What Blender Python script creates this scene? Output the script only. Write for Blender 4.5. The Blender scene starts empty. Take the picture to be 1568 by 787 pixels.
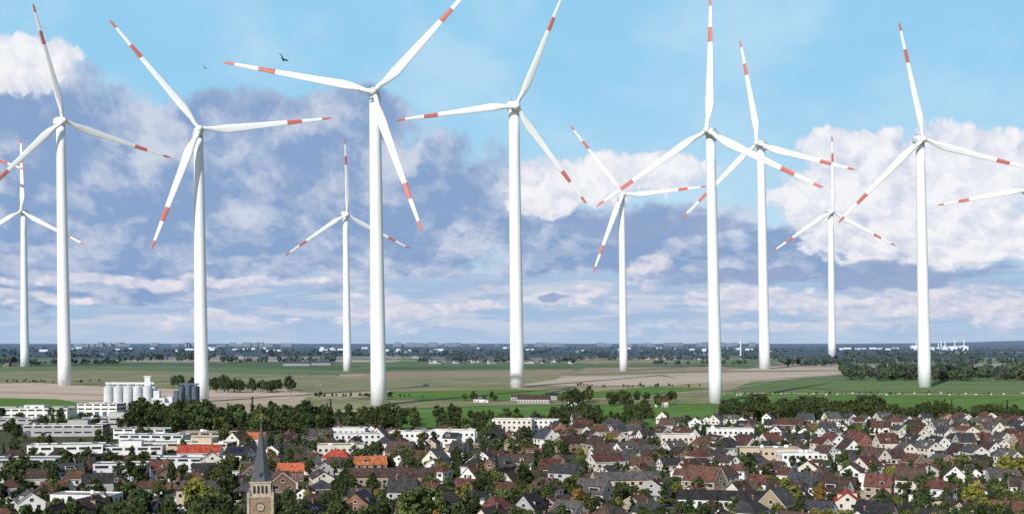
import bpy, math, random
import numpy as np
from mathutils import Vector, Matrix
random.seed(7); np.random.seed(7)
F=1800.0; H=60.0; CX=784.0; HY=525.0
def gp(px,py):
    d=H*F/(py-HY); return ((px-CX)*d/F, d)
scene=bpy.context.scene
COL=scene.collection
# ------------------------------------------------------------ node helper
class N:
    def __init__(s,nt): s.nt=nt
    def new(s,t): return s.nt.nodes.new(t)
    def put(s,sock,v):
        if isinstance(v,bpy.types.NodeSocket): s.nt.links.new(v,sock)
        elif v is not None: sock.default_value=v
    def m(s,op,a,b=None,c=None,clamp=False):
        n=s.new('ShaderNodeMath'); n.operation=op; n.use_clamp=clamp
        s.put(n.inputs[0],a)
        if b is not None: s.put(n.inputs[1],b)
        if c is not None: s.put(n.inputs[2],c)
        return n.outputs[0]
    def add(s,a,b): return s.m('ADD',a,b)
    def sub(s,a,b): return s.m('SUBTRACT',a,b)
    def mul(s,a,b): return s.m('MULTIPLY',a,b)
    def ss(s,v,a,b,lo=0.0,hi=1.0):
        n=s.new('ShaderNodeMapRange'); n.interpolation_type='SMOOTHSTEP'
        s.put(n.inputs[0],v); s.put(n.inputs[1],a); s.put(n.inputs[2],b); s.put(n.inputs[3],lo); s.put(n.inputs[4],hi)
        return n.outputs[0]
    def vec(s,x,y,z):
        n=s.new('ShaderNodeCombineXYZ'); s.put(n.inputs[0],x); s.put(n.inputs[1],y); s.put(n.inputs[2],z); return n.outputs[0]
    def sep(s,v):
        n=s.new('ShaderNodeSeparateXYZ'); s.put(n.inputs[0],v); return n.outputs
    def noise(s,v,scale,detail=4,rough=0.5,dist=0.0):
        n=s.new('ShaderNodeTexNoise'); s.put(n.inputs['Vector'],v)
        n.inputs['Scale'].default_value=scale; n.inputs['Detail'].default_value=detail
        n.inputs['Roughness'].default_value=rough; n.inputs['Distortion'].default_value=dist
        return n.outputs[0]
    def vor(s,v,scale,detail=2,rough=0.5):
        n=s.new('ShaderNodeTexVoronoi'); n.voronoi_dimensions='2D'; n.normalize=True; s.put(n.inputs['Vector'],v)
        n.inputs['Scale'].default_value=scale; n.inputs['Detail'].default_value=detail; n.inputs['Roughness'].default_value=rough
        return n.outputs['Distance']
    def mix(s,f,a,b,mode='MIX'):
        n=s.new('ShaderNodeMix'); n.data_type='RGBA'; n.blend_type=mode; n.clamp_factor=True
        def c(v): return v if isinstance(v,bpy.types.NodeSocket) else (v[0],v[1],v[2],1.0)
        s.put(n.inputs[0],f); s.put(n.inputs[6],c(a)); s.put(n.inputs[7],c(b)); return n.outputs[2]
def haze(n,col,lo=1300.0,hi=14000.0,amt=0.9,hc=(0.12,0.18,0.265)):  # aerial haze painted into the base colour, bluer with distance from the origin
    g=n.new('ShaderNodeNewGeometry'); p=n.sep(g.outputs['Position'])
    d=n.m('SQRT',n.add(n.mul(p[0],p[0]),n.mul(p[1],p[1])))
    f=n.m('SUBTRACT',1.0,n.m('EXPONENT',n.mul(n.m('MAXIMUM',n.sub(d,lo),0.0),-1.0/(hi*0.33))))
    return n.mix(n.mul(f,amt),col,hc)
def mat(name,col,rough=0.8,var=0.25,scale=0.5,objrand=0.0,hz=True,metal=0.0,spec=0.3,col2=None,det=3,stretch=None,bump=0.0):
    m=bpy.data.materials.new(name); m.use_nodes=True; nt=m.node_tree; n=N(nt)
    b=nt.nodes['Principled BSDF']
    tc=n.new('ShaderNodeTexCoord'); v=tc.outputs['Object']
    if stretch:
        mp=n.new('ShaderNodeMapping'); n.put(mp.inputs[0],v); mp.inputs['Scale'].default_value=stretch; v=mp.outputs[0]
    f=n.noise(v,scale,det,0.6)
    f=n.ss(f,0.3,0.7)
    c2=col2 if col2 else tuple(c*(1-var) for c in col)
    c1=col if col2 else tuple(c*(1+var*0.5) for c in col)
    c=n.mix(f,c1,c2)
    if objrand>0:
        oi=n.new('ShaderNodeObjectInfo'); r=n.m('MULTIPLY_ADD',oi.outputs['Random'],2*objrand,1-objrand)
        hs=n.new('ShaderNodeHueSaturation'); n.put(hs.inputs['Value'],r)
        r2=n.m('FRACT',n.mul(oi.outputs['Random'],17.3)); n.put(hs.inputs['Hue'],n.m('MULTIPLY_ADD',r2,0.04*objrand*3,0.5-0.02*objrand*3))
        n.put(hs.inputs['Color'],c); c=hs.outputs[0]
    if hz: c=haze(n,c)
    n.put(b.inputs['Base Color'],c); b.inputs['Roughness'].default_value=rough
    b.inputs['Metallic'].default_value=metal; b.inputs['Specular IOR Level'].default_value=spec
    if bump>0:
        bp=n.new('ShaderNodeBump'); bp.inputs['Strength'].default_value=bump; n.put(bp.inputs['Height'],f); n.put(b.inputs['Normal'],bp.outputs[0])
    return m
# ------------------------------------------------------------ mesh builder
class MB:
    def __init__(s): s.v=[]; s.f=[]; s.m=[]; s.T=None
    def poly(s,pts,mi):
        i=len(s.v)
        for p in pts:
            p=Vector(p)
            if s.T is not None: p=s.T@p
            s.v.append(p[:])
        s.f.append(tuple(range(i,i+len(pts)))); s.m.append(mi)
    def box(s,x0,x1,y0,y1,z0,z1,mi,top=None):
        t=mi if top is None else top
        s.poly([(x0,y0,z0),(x0,y1,z0),(x1,y1,z0),(x1,y0,z0)],mi)
        s.poly([(x0,y0,z1),(x1,y0,z1),(x1,y1,z1),(x0,y1,z1)],t)
        s.poly([(x0,y0,z0),(x1,y0,z0),(x1,y0,z1),(x0,y0,z1)],mi)
        s.poly([(x1,y1,z0),(x0,y1,z0),(x0,y1,z1),(x1,y1,z1)],mi)
        s.poly([(x0,y1,z0),(x0,y0,z0),(x0,y0,z1),(x0,y1,z1)],mi)
        s.poly([(x1,y0,z0),(x1,y1,z0),(x1,y1,z1),(x1,y0,z1)],mi)
    def ring_tube(s,rings,mi,cap=True,mlist=None):
        base=len(s.v); n=len(rings[0])
        for r in rings:
            for p in r:
                p=Vector(p)
                if s.T is not None: p=s.T@p
                s.v.append(p[:])
        for k in range(len(rings)-1):
            for j in range(n):
                a=base+k*n+j; b=base+k*n+(j+1)%n
                s.f.append((a,b,b+n,a+n)); s.m.append(mlist[k] if mlist else mi)
        if cap:
            s.f.append(tuple(base+j for j in range(n))[::-1]); s.m.append(mlist[0] if mlist else mi)
            s.f.append(tuple(base+(len(rings)-1)*n+j for j in range(n))); s.m.append(mlist[-1] if mlist else mi)
    def cyl(s,cx,cy,z0,z1,r0,r1,mi,n=12,cap=True):
        s.ring_tube([[(cx+r*math.cos(2*math.pi*j/n),cy+r*math.sin(2*math.pi*j/n),z) for j in range(n)] for z,r in ((z0,r0),(z1,r1))],mi,cap)
    def seg(s,a,b,r0,r1,mi,n=6):
        a=Vector(a); b=Vector(b); d=(b-a).normalized(); u=d.orthogonal().normalized(); w=d.cross(u)
        s.ring_tube([[p+(u*math.cos(2*math.pi*j/n)+w*math.sin(2*math.pi*j/n))*r for j in range(n)] for p,r in ((a,r0),(b,r1))],mi,False)
    def mesh(s,name,mats,smooth=False):
        me=bpy.data.meshes.new(name); me.from_pydata(s.v,[],s.f)
        for m in mats: me.materials.append(m)
        me.polygons.foreach_set('material_index',s.m)
        if smooth: me.polygons.foreach_set('use_smooth',[len(f)<=4 for f in s.f])
        me.update(); return me
def obj(name,me,loc=(0,0,0),rz=0.0,sc=1.0,parent=None):
    o=bpy.data.objects.new(name,me); o.location=loc; o.rotation_euler=(0,0,rz)
    o.scale=(sc,sc,sc) if not isinstance(sc,tuple) else sc
    COL.objects.link(o)
    if parent: o.parent=parent
    return o
def empty(name,loc=(0,0,0)):
    o=bpy.data.objects.new(name,None); o.location=loc; COL.objects.link(o); return o
# ------------------------------------------------------------ camera
cam=bpy.data.cameras.new('camera'); cam.sensor_width=36; cam.lens=36*F/1568.0
cam.shift_y=(HY-393.5)/1568.0; cam.clip_start=1; cam.clip_end=200000
co=bpy.data.objects.new('camera',cam); co.location=(0,0,H); co.rotation_euler=(math.radians(90),0,0); COL.objects.link(co); scene.camera=co
# ------------------------------------------------------------ light
sdir=Vector((-0.40,-0.84,0)).normalized(); SEL=math.radians(31)
sv=Vector((sdir.x*math.cos(SEL),sdir.y*math.cos(SEL),math.sin(SEL)))
sl=bpy.data.lights.new('sun','SUN'); sl.energy=4.1; sl.angle=math.radians(0.5); sl.color=(1.0,0.95,0.88)
so=bpy.data.objects.new('sun',sl); so.rotation_euler=sv.to_track_quat('Z','Y').to_euler(); so.location=(0,0,500); COL.objects.link(so)
# ------------------------------------------------------------ world
w=bpy.data.worlds.new('World'); scene.world=w; w.use_nodes=True; nt=w.node_tree; nt.nodes.clear(); n=N(nt)
out=n.new('ShaderNodeOutputWorld'); bg=n.new('ShaderNodeBackground'); bg0=n.new('ShaderNodeBackground'); mxs=n.new('ShaderNodeMixShader')
STR=0.1; bg.inputs[1].default_value=STR; bg0.inputs[1].default_value=0.115
sky=n.new('ShaderNodeTexSky'); sky.sky_type='NISHITA'; sky.sun_disc=False; sky.sun_elevation=SEL; sky.sun_rotation=math.atan2(sdir.x,sdir.y)
sky.air_density=1.0; sky.dust_density=0.6; sky.ozone_density=1.5
tc=n.new('ShaderNodeTexCoord'); D3=n.sep(tc.outputs['Generated'])
A=n.mul(n.m('ARCTAN2',D3[0],D3[1]),57.29578)
EL=n.mul(n.m('ARCSINE',D3[2]),57.29578)
front=n.mul(n.ss(n.m('ABSOLUTE',A),70.0,48.0),n.mul(n.ss(EL,30.0,21.0),n.ss(EL,-1.5,-0.8)))
ELp=n.m('MAXIMUM',EL,0.0)
LW=n.mul(n.m('LOGARITHM',n.add(ELp,3.0),math.e),11.0)
V=n.vec(A,LW,0.0)
def ae(px,py):
    az=math.atan((px-CX)/F); return math.degrees(az), math.degrees(math.atan((HY-py)/F*math.cos(az)))
wx=n.mul(n.sub(n.noise(V,0.35,2,0.5),0.5),3.2)
wy=n.mul(n.sub(n.noise(n.vec(n.add(A,50.0),LW,0.0),0.35,2,0.5),0.5),1.5)
Aw=n.add(A,wx); Ew=n.add(EL,wy)
def ell(lst,Aw=Aw,Ew=Ew):
    r=None
    for cx,cy,rx,ry in lst:
        a,e=ae(cx,cy); ra=rx/31.0; re=ry/31.0
        dx=n.mul(n.sub(Aw,a),1/ra); dy=n.mul(n.sub(Ew,e),1/re)
        q=n.sub(1.0,n.add(n.mul(dx,dx),n.mul(dy,dy)))
        q=n.m('MAXIMUM',q,-1.5)
        r=q if r is None else n.m('SMOOTH_MAX',r,q,0.25)
    return r
K=1/STR
def C(r,g,b):
    f=lambda c:((c/255.0+0.055)/1.055)**2.4 if c>10 else c/255/12.92
    return (f(r)*K,f(g)*K,f(b)*K)
grad=n.mix(n.ss(EL,2.0,14.0),C(192,223,241),C(150,210,244))
base=n.mix(0.9,sky.outputs[0],grad)
veil=n.noise(n.vec(n.mul(A,0.5),n.mul(LW,1.1),3.0),0.3,6,0.55)
base=n.mix(n.ss(veil,0.40,0.72,0.0,0.55),base,C(200,227,245))
fw=n.noise(V,1.3,3,0.55)
fwv=n.mul(n.sub(fw,0.5),1.0)
A2=n.add(A,fwv); L2=n.sub(LW,fwv)
# --- low strata near horizon
st=n.noise(n.vec(n.mul(A,0.28),n.mul(EL,2.3),1.0),0.8,6,0.6,0.2)
smask=n.ss(EL,5.0,2.6)
sc_=n.mix(n.ss(st,0.40,0.64),C(158,185,218),C(202,210,226))
col=n.mix(n.mul(smask,n.ss(st,0.3,0.5,0.6,1.0)),base,sc_)
# --- big grey bank
nG=n.add(n.mul(n.noise(V,0.38,9,0.62,0.1),0.8),n.mul(n.sub(0.85,n.vor(n.vec(A2,L2,0.0),0.55,3,0.55)),0.2))
G=n.add(n.mul(ell([(110,310,430,150),(40,180,150,95),(150,215,170,70),(460,300,320,140),(395,185,150,48),(560,190,110,50),(680,330,240,100),(930,370,260,58),(250,385,560,45),(1250,385,260,45)]),0.85),n.mul(n.sub(nG,0.5),2.9))
aG=n.ss(G,-0.12,0.40)
def gb(dx,dy):
    v=n.vec(n.add(n.mul(A2,0.8),dx),n.add(n.mul(L2,0.95),dy),0.3)
    return n.add(n.mul(n.noise(v,0.32,9,0.62,0.2),0.78),n.mul(n.sub(0.8,n.vor(v,0.6,3,0.5)),0.22))
nG2=gb(0,0); nG3=gb(-0.40,0.5)
tG=n.add(n.ss(nG2,0.42,0.65),n.mul(n.sub(nG2,nG3),1.7))
tG=n.add(tG,n.ss(G,0.9,0.1,-0.08,0.28))
tG=n.add(tG,n.ss(EL,4.0,6.5,-0.14,0.02))
cG=n.mix(n.m('MULTIPLY',tG,0.88,clamp=True),C(136,162,203),C(206,213,229))
col=n.mix(n.mul(aG,0.95),col,cG)
# --- low bright puffs
def pb(dx,dy):
    v=n.vec(n.add(n.mul(A2,0.9),dx),n.add(n.add(n.mul(EL,1.7),n.mul(fwv,-0.5)),dy),7.0)
    return n.add(n.mul(n.noise(v,0.8,7,0.6,0.1),0.65),n.mul(n.sub(0.85,n.vor(v,1.1,2,0.5)),0.35))
nP=pb(0,0); nPo=pb(-0.25,0.4)
P=n.add(n.mul(ell([(600,482,100,28),(720,465,80,16),(330,492,120,13),(200,430,230,10),(420,432,130,10),(60,455,90,12),(990,412,55,24),(860,455,95,18),(1400,462,260,20),(1130,458,90,16),(1180,500,240,10),(1520,475,130,26)]),0.7),n.mul(n.sub(nP,0.5),3.0))
aP=n.ss(P,0.0,0.65,0.0,0.9)
tP=n.m('ADD',0.6,n.mul(n.sub(nP,nPo),2.8),clamp=True)
cP=n.mix(tP,C(176,189,217),C(236,232,238))
col=n.mix(aP,col,cP)
# --- white cumulus
def wb(dx,dy):
    v=n.vec(n.add(A2,dx),n.add(L2,dy),0.0)
    return n.add(n.mul(n.noise(v,0.55,9,0.62,0.1),0.6),n.mul(n.sub(0.85,n.vor(v,0.65,3,0.6)),0.4))
nW=wb(0,0); nWo=wb(-0.42,0.55)
W=n.add(n.mul(ell([(15,95,95,45),(70,95,45,30),(905,275,125,45),(840,300,80,35),(1010,262,85,30),(1320,240,100,45),(1290,300,120,55),(1460,280,190,80),(1540,235,130,40),(1430,360,190,55)]),0.85),n.mul(n.sub(nW,0.5),2.9))
aW=n.ss(W,0.0,0.34)
tW=n.m('ADD',n.m('MULTIPLY_ADD',n.sub(nW,nWo),2.2,0.70),n.ss(W,0.1,0.9,-0.08,0.14),clamp=True)
cW=n.mix(tW,C(176,190,218),C(248,247,250))
col=n.mix(n.mul(aW,0.95),col,cW)
# --- grey slivers in front right
nS=n.noise(n.vec(n.mul(A,0.7),n.mul(EL,2.0),11.0),0.7,7,0.6,0.1)
S=n.add(n.mul(ell([(1130,425,160,16),(1370,423,160,22),(1000,350,150,20),(845,455,18,7)]),0.75),n.mul(n.sub(nS,0.5),2.1))
col=n.mix(n.ss(S,0.0,0.5,0.0,0.85),col,C(146,167,204))
col=n.mix(n.ss(EL,1.5,0.0,0.0,0.7),col,C(176,198,224))
nt.links.new(col,bg.inputs[0]); nt.links.new(sky.outputs[0],bg0.inputs[0])
nt.links.new(front,mxs.inputs[0]); nt.links.new(bg0.outputs[0],mxs.inputs[1]); nt.links.new(bg.outputs[0],mxs.inputs[2]); nt.links.new(mxs.outputs[0],out.inputs[0])
# ------------------------------------------------------------ materials
M={}
M['leafD']=mat('leaves_dark',(0.030,0.050,0.019),0.7,0.6,0.45,0.35,spec=0.15,col2=(0.070,0.094,0.030))
M['leafO']=mat('leaves_olive',(0.058,0.085,0.024),0.7,0.6,0.45,0.3,spec=0.15,col2=(0.12,0.14,0.042))
M['leafY']=mat('leaves_yellow_green',(0.13,0.15,0.03),0.7,0.5,0.45,0.25,spec=0.15,col2=(0.24,0.23,0.05))
M['leafA']=mat('leaves_autumn',(0.17,0.11,0.03),0.7,0.5,0.45,0.2,spec=0.15,col2=(0.28,0.16,0.04))
M['leafC']=mat('needles',(0.02,0.038,0.022),0.7,0.5,0.6,0.2,spec=0.1,col2=(0.04,0.06,0.03))
M['bark']=mat('bark',(0.10,0.075,0.05),0.9,0.4,2.0)
walls=[mat('render_white',(0.76,0.75,0.72),0.85,0.10,0.3,0.08),mat('render_white_warm',(0.66,0.61,0.53),0.85,0.08,0.3,0.06),
 mat('render_grey',(0.42,0.42,0.41),0.85,0.1,0.3,0.1),mat('render_cream',(0.52,0.42,0.29),0.85,0.1,0.3,0.08),
 mat('brick_brown',(0.19,0.115,0.075),0.9,0.3,1.5,0.15),mat('brick_red',(0.26,0.12,0.08),0.9,0.3,1.5,0.15),
 mat('brick_yellow',(0.38,0.29,0.19),0.9,0.2,1.5,0.1),mat('render_orange',(0.58,0.28,0.17),0.9,0.1,0.5)]
def roofmat(name,c,r=0.15):
    return mat(name,c,0.8,0.5,0.9,r,stretch=(1,0.4,1),spec=0.2,det=6)
roofs=[roofmat('tiles_anthracite',(0.044,0.042,0.044),0.25),roofmat('tiles_brown',(0.082,0.056,0.045),0.3),roofmat('tiles_grey',(0.098,0.092,0.088),0.25),
 roofmat('tiles_dark_red',(0.118,0.057,0.042),0.3),roofmat('tiles_orange',(0.52,0.16,0.07),0.1),roofmat('tiles_red',(0.45,0.08,0.05),0.1),roofmat('slate',(0.060,0.064,0.072),0.1)]
M['glass']=mat('window_glass',(0.03,0.035,0.045),0.15,0.3,0.3,spec=0.6)
M['trim']=mat('white_trim',(0.75,0.75,0.74),0.5,0.05,1)
M['door']=mat('door_wood',(0.12,0.06,0.035),0.6,0.2,2,0.3)
M['chim']=mat('chimney_brick',(0.2,0.10,0.07),0.9,0.3,3)
M['flat']=mat('roof_gravel',(0.27,0.27,0.27),0.9,0.45,0.12,0.35)
M['solar']=mat('solar_panel',(0.015,0.02,0.04),0.3,0.1,1,spec=0.4)
M['metal']=mat('sheet_metal_light',(0.66,0.68,0.70),0.5,0.12,0.2,0.05)
M['metaldk']=mat('sheet_metal_blue_grey',(0.10,0.13,0.17),0.5,0.15,0.2,0.05)
M['asph']=mat('asphalt',(0.055,0.055,0.058),0.9,0.25,0.2)
M['pave']=mat('pavement_slabs',(0.20,0.19,0.18),0.9,0.2,0.4)
M['conc']=mat('concrete_yard',(0.30,0.28,0.24),0.9,0.3,0.06)
# ------------------------------------------------------------ ground
gm=bpy.data.materials.new('ground_farmland'); gm.use_nodes=True; n=N(gm.node_tree); b=gm.node_tree.nodes['Principled BSDF']
g=n.new('ShaderNodeNewGeometry'); p=n.sep(g.outputs['Position'])
vv=n.vec(n.mul(n.add(p[0],n.mul(p[1],0.25)),1/620.0),n.mul(p[1],1/480.0),0.0)
vo=n.new('ShaderNodeTexVoronoi'); vo.voronoi_dimensions='2D'; vo.distance='CHEBYCHEV'; n.put(vo.inputs['Vector'],vv); vo.inputs['Scale'].default_value=1.0
rnd=n.sep(vo.outputs['Color'])[0]
cr=n.new('ShaderNodeValToRGB'); cr.color_ramp.interpolation='CONSTANT'; els=cr.color_ramp.elements
pal=[(0.0,(0.15,0.20,0.08)),(0.2,(0.26,0.26,0.13)),(0.38,(0.38,0.31,0.20)),(0.5,(0.11,0.18,0.06)),(0.66,(0.21,0.23,0.11)),(0.84,(0.48,0.40,0.29))]
els[0].position=0; els[0].color=pal[0][1]+(1,); els[1].position=pal[1][0]; els[1].color=pal[1][1]+(1,)
for q,c in pal[2:]:
    e=els.new(q); e.color=c+(1,)
n.put(cr.inputs[0],rnd)
fcol=n.mix(n.ss(n.noise(g.outputs['Position'],0.01,5,0.6),0.4,0.7,0.0,0.4),cr.outputs[0],(0.15,0.17,0.08))
far=n.noise(n.vec(n.mul(p[0],1/1500.0),n.mul(p[1],1/2200.0),0.0),1.0,6,0.65)
ff=n.ss(p[1],3200.0,6500.0)
thr=n.sub(0.63,n.mul(ff,0.27))
thr=n.add(thr,n.ss(p[1],9000.0,16000.0,0.0,0.12))
fmask=n.ss(far,thr,n.add(thr,0.03))
fcol=n.mix(fmask,fcol,(0.035,0.058,0.042))
tn=n.noise(g.outputs['Position'],0.05,4,0.6)
town=n.mix(n.ss(tn,0.4,0.6),(0.06,0.09,0.03),(0.11,0.10,0.07))
town=n.mix(n.ss(n.noise(g.outputs['Position'],0.4,3,0.6),0.45,0.65,0.0,0.7),town,(0.04,0.055,0.022))
fcol=n.mix(n.ss(p[1],1010.0,1000.0),fcol,town)
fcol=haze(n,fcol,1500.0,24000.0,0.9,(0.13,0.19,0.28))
n.put(b.inputs['Base Color'],fcol); b.inputs['Roughness'].default_value=0.95; b.inputs['Specular IOR Level'].default_value=0.1
mb=MB(); mb.poly([(-70000,-5000,0),(70000,-5000,0),(70000,90000,0),(-70000,90000,0)],0); obj('ground',mb.mesh('ground',[gm]))
# ------------------------------------------------------------ fields
def fieldmat(name,c,c2,ang=0.3):
    m=bpy.data.materials.new(name); m.use_nodes=True; n=N(m.node_tree); b=m.node_tree.nodes['Principled BSDF']
    g=n.new('ShaderNodeNewGeometry'); p=n.sep(g.outputs['Position'])
    f=n.ss(n.noise(g.outputs['Position'],0.009,5,0.6),0.35,0.68)
    u=n.add(n.mul(p[0],math.cos(ang)),n.mul(p[1],math.sin(ang))); v=n.sub(n.mul(p[1],math.cos(ang)),n.mul(p[0],math.sin(ang)))
    s=n.noise(n.vec(n.mul(u,0.003),n.mul(v,0.05),0.0),1.0,4,0.6)
    c_=n.mix(f,c,c2); c_=n.mix(n.ss(s,0.42,0.66,0.0,0.5),c_,tuple(x*0.7 for x in c))
    tr=n.ss(n.m('ABSOLUTE',n.sub(n.m('FRACT',n.mul(v,1/27.0)),0.5)),0.47,0.5,0.0,0.3)
    c_=n.mix(tr,c_,tuple(x*0.55 for x in c))
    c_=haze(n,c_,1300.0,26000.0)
    n.put(b.inputs['Base Color'],c_); b.inputs['Roughness'].default_value=0.95; b.inputs['Specular IOR Level'].default_value=0.1
    return m
FT=fieldmat('stubble_tan',(0.62,0.49,0.38),(0.53,0.43,0.32)); FB=fieldmat('soil_brown',(0.40,0.29,0.19),(0.32,0.25,0.16))
FO=fieldmat('pasture_olive',(0.23,0.24,0.11),(0.33,0.30,0.17),1.3); FG=fieldmat('meadow_green',(0.10,0.20,0.035),(0.14,0.24,0.06),0.9)
FG2=fieldmat('crop_green',(0.13,0.20,0.06),(0.18,0.235,0.09),-0.4); FD=fieldmat('beet_green',(0.085,0.145,0.045),(0.12,0.18,0.055),0.1)
fl=[('stubble_field',FT,[(-80,612),(-80,588),(60,586),(160,592),(300,596),(330,608),(150,612)]),
('meadow',FG,[(-90,645),(-80,607),(90,611),(150,622),(130,645)]),
('pasture_field',FO,[(-80,586),(-80,570),(250,568),(520,576),(480,592),(200,592),(60,585)]),
('crop_field',FG2,[(-80,569),(-80,562),(250,561),(520,569),(520,575),(250,567)]),
('crop_field',FD,[(-80,561),(-80,556),(420,555),(560,560),(520,567),(250,560)]),
('stubble_field',FT,[(250,606),(290,598),(430,595),(475,602),(440,611),(330,612)]),
('pasture_field',FO,[(480,603),(500,582),(860,575),(850,581),(795,589),(780,595),(600,598)]),
('stubble_field',FB,[(505,581),(600,569),(880,566),(860,574)]),
('meadow',FG,[(560,611),(600,599),(780,596),(900,600),(1000,592),(1100,594),(1000,604),(800,613)]),
('pasture_field',FO,[(450,628),(470,608),(560,612),(800,614),(1000,605),(1105,600),(1090,618),(760,621),(640,625)]),
('meadow',FG,[(600,655),(640,626),(760,622),(1000,620),(1095,620),(1090,655)]),
('ploughed_field',FT,[(790,590),(880,577),(1060,571),(1280,568),(1310,572),(1130,584),(1000,591)]),
('stubble_field',FT,[(1100,568),(1200,560),(1340,564),(1300,567)]),
('ploughed_field',FB,[(870,573),(900,563),(1100,561),(1150,565),(1060,569)]),
('crop_field',FG2,[(1110,600),(1150,585),(1330,573),(1700,582),(1700,604)]),
('meadow',FG,[(1095,655),(1110,603),(1700,606),(1700,655)]),
('crop_field',FG2,[(900,561),(920,556),(1180,553),(1200,560)]),
('crop_field',FD,[(560,566),(600,561),(860,560),(890,563)]),
('stubble_field',FT,[(300,553),(330,551),(620,552),(600,555)]),
('stubble_field',FB,[(700,551),(760,549),(1000,549),(960,552)])]
for i,(nm,m_,pts) in enumerate(fl):
    mb=MB(); P_=[gp(*q)+(0.05+0.03*i,) for q in pts]
    ar=sum(P_[k][0]*P_[(k+1)%len(P_)][1]-P_[(k+1)%len(P_)][0]*P_[k][1] for k in range(len(P_)))
    if ar<0: P_=P_[::-1]
    mb.poly(P_,0); obj(nm,mb.mesh(nm,[m_]))
mb=MB()
def strip(mb,pts,wd,z,mi):
    for a,b_ in zip(pts[:-1],pts[1:]):
        a=Vector((a[0],a[1],z)); c=Vector((b_[0],b_[1],z)); t=(c-a).normalized(); s=Vector((-t.y,t.x,0))*wd/2
        mb.poly([a-s,c-s,c+s,a+s],mi)
strip(mb,[gp(-60,599),gp(330,609),gp(470,606),gp(640,613),gp(880,616),gp(1100,604)],5,0.8,0)
strip(mb,[gp(880,616),gp(1120,598),gp(1180,585),gp(1330,571)],5,0.85,0)
obj('farm_track',mb.mesh('farm_track',[M['conc']]))
# ------------------------------------------------------------ trees
def leafmesh(name,leaf,h,cw,nclump,nleaf,ls,conifer=False,seed=0):
    rs=random.Random(seed); nr=np.random.RandomState(seed)
    mb=MB()
    th=h*(0.22 if not conifer else 0.08)
    pts=[(0,0,0),(rs.uniform(-.2,.2),rs.uniform(-.2,.2),th),(rs.uniform(-.5,.5),rs.uniform(-.5,.5),h*0.55),(0,0,h*(0.85 if not conifer else 0.98))]
    rr=[h*0.032,h*0.024,h*0.014,h*0.004]
    for k in range(3): mb.seg(pts[k],pts[k+1],rr[k],rr[k+1],1)
    clumps=[]
    if conifer:
        for k in range(nclump):
            t=(k+0.5)/nclump; z=th+(h-th)*t; R=cw*0.5*(1-t)**0.85
            nn=max(1,int(5*(1-t)+1))
            for j in range(nn):
                a=rs.uniform(0,6.28); r=R*rs.uniform(0.35,0.8)
                clumps.append((r*math.cos(a),r*math.sin(a),z-R*0.15,max(0.35,R*rs.uniform(0.35,0.5)),0.6))
    else:
        for k in range(nclump):
            a=rs.uniform(0,6.28); u=rs.uniform(-0.9,1); q=rs.uniform(0.35,1)**0.6
            s=math.sqrt(max(0,1-u*u))
            R=cw*0.5*rs.uniform(0.72,1.0)
            x=R*q*s*math.cos(a)*0.82; y=R*q*s*math.sin(a)*0.82; z=th+(h-th)*(0.5+0.42*u*q)
            clumps.append((x,y,z,cw*rs.uniform(0.10,0.19),0.8))
        for k in range(8):
            c=rs.choice(clumps); z0=rs.uniform(th*0.9,h*0.5)
            mb.seg((0,0,z0),c[:3],h*0.012,h*0.004,1,4)
    V_=[]
    for (x,y,z,r,fz) in clumps:
        m_=nleaf
        d=nr.normal(size=(m_,3)); d/=np.linalg.norm(d,axis=1)[:,None]
        rad=r*(0.45+0.65*nr.rand(m_,1))
        c=np.array([x,y,z])+d*rad*np.array([1,1,fz])
        nrm=d+nr.normal(size=(m_,3))*0.6; nrm/=np.linalg.norm(nrm,axis=1)[:,None]
        t=np.cross(nrm,nr.normal(size=(m_,3))); t/=np.linalg.norm(t,axis=1)[:,None]; bt=np.cross(nrm,t)
        s=ls*(0.5+nr.rand(m_,1))*0.5
        quad=np.stack([c-t*s-bt*s*0.7,c+t*s-bt*s*0.5,c+t*s*0.8+bt*s*0.7,c-t*s*0.6+bt*s],1)
        V_.append(quad.reshape(-1,3))
    V_=np.concatenate(V_); base=len(mb.v); nq=len(V_)//4
    mb.v+= [tuple(q) for q in V_.tolist()]
    mb.f+= [(base+4*i,base+4*i+1,base+4*i+2,base+4*i+3) for i in range(nq)]; mb.m+=[0]*nq
    return mb.mesh(name,[leaf,M['bark']])
TD=[leafmesh('deciduous_tree_crown',M['leafD'],12,9+rr,30,38,0.75,seed=i) for i,rr in enumerate((0,1,-1.5,2,0.5,-2.5))]
TO=[leafmesh('deciduous_tree_olive',M['leafO'],11,9,28,38,0.75,seed=20+i) for i in range(3)]
TY=[leafmesh('deciduous_tree_yellow',M['leafY'],11,9.5,30,42,0.75,seed=30+i) for i in range(2)]
TA=[leafmesh('deciduous_tree_autumn',M['leafA'],10,8,28,42,0.75,seed=40)]
TC=[leafmesh('conifer',M['leafC'],14,5.5,12,40,0.7,True,seed=50+i) for i in range(2)]
TFar=[leafmesh('far_tree',M['leafD'],13,12,14,14,2.2,seed=60+i) for i in range(4)]+[leafmesh('far_tree_o',M['leafO'],12,12,14,14,2.2,seed=66)]
SH=[leafmesh('shrub_mesh',M[k],2.2,2.8,9,24,0.45,seed=70+i) for i,k in enumerate(('leafD','leafO','leafD'))]
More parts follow.
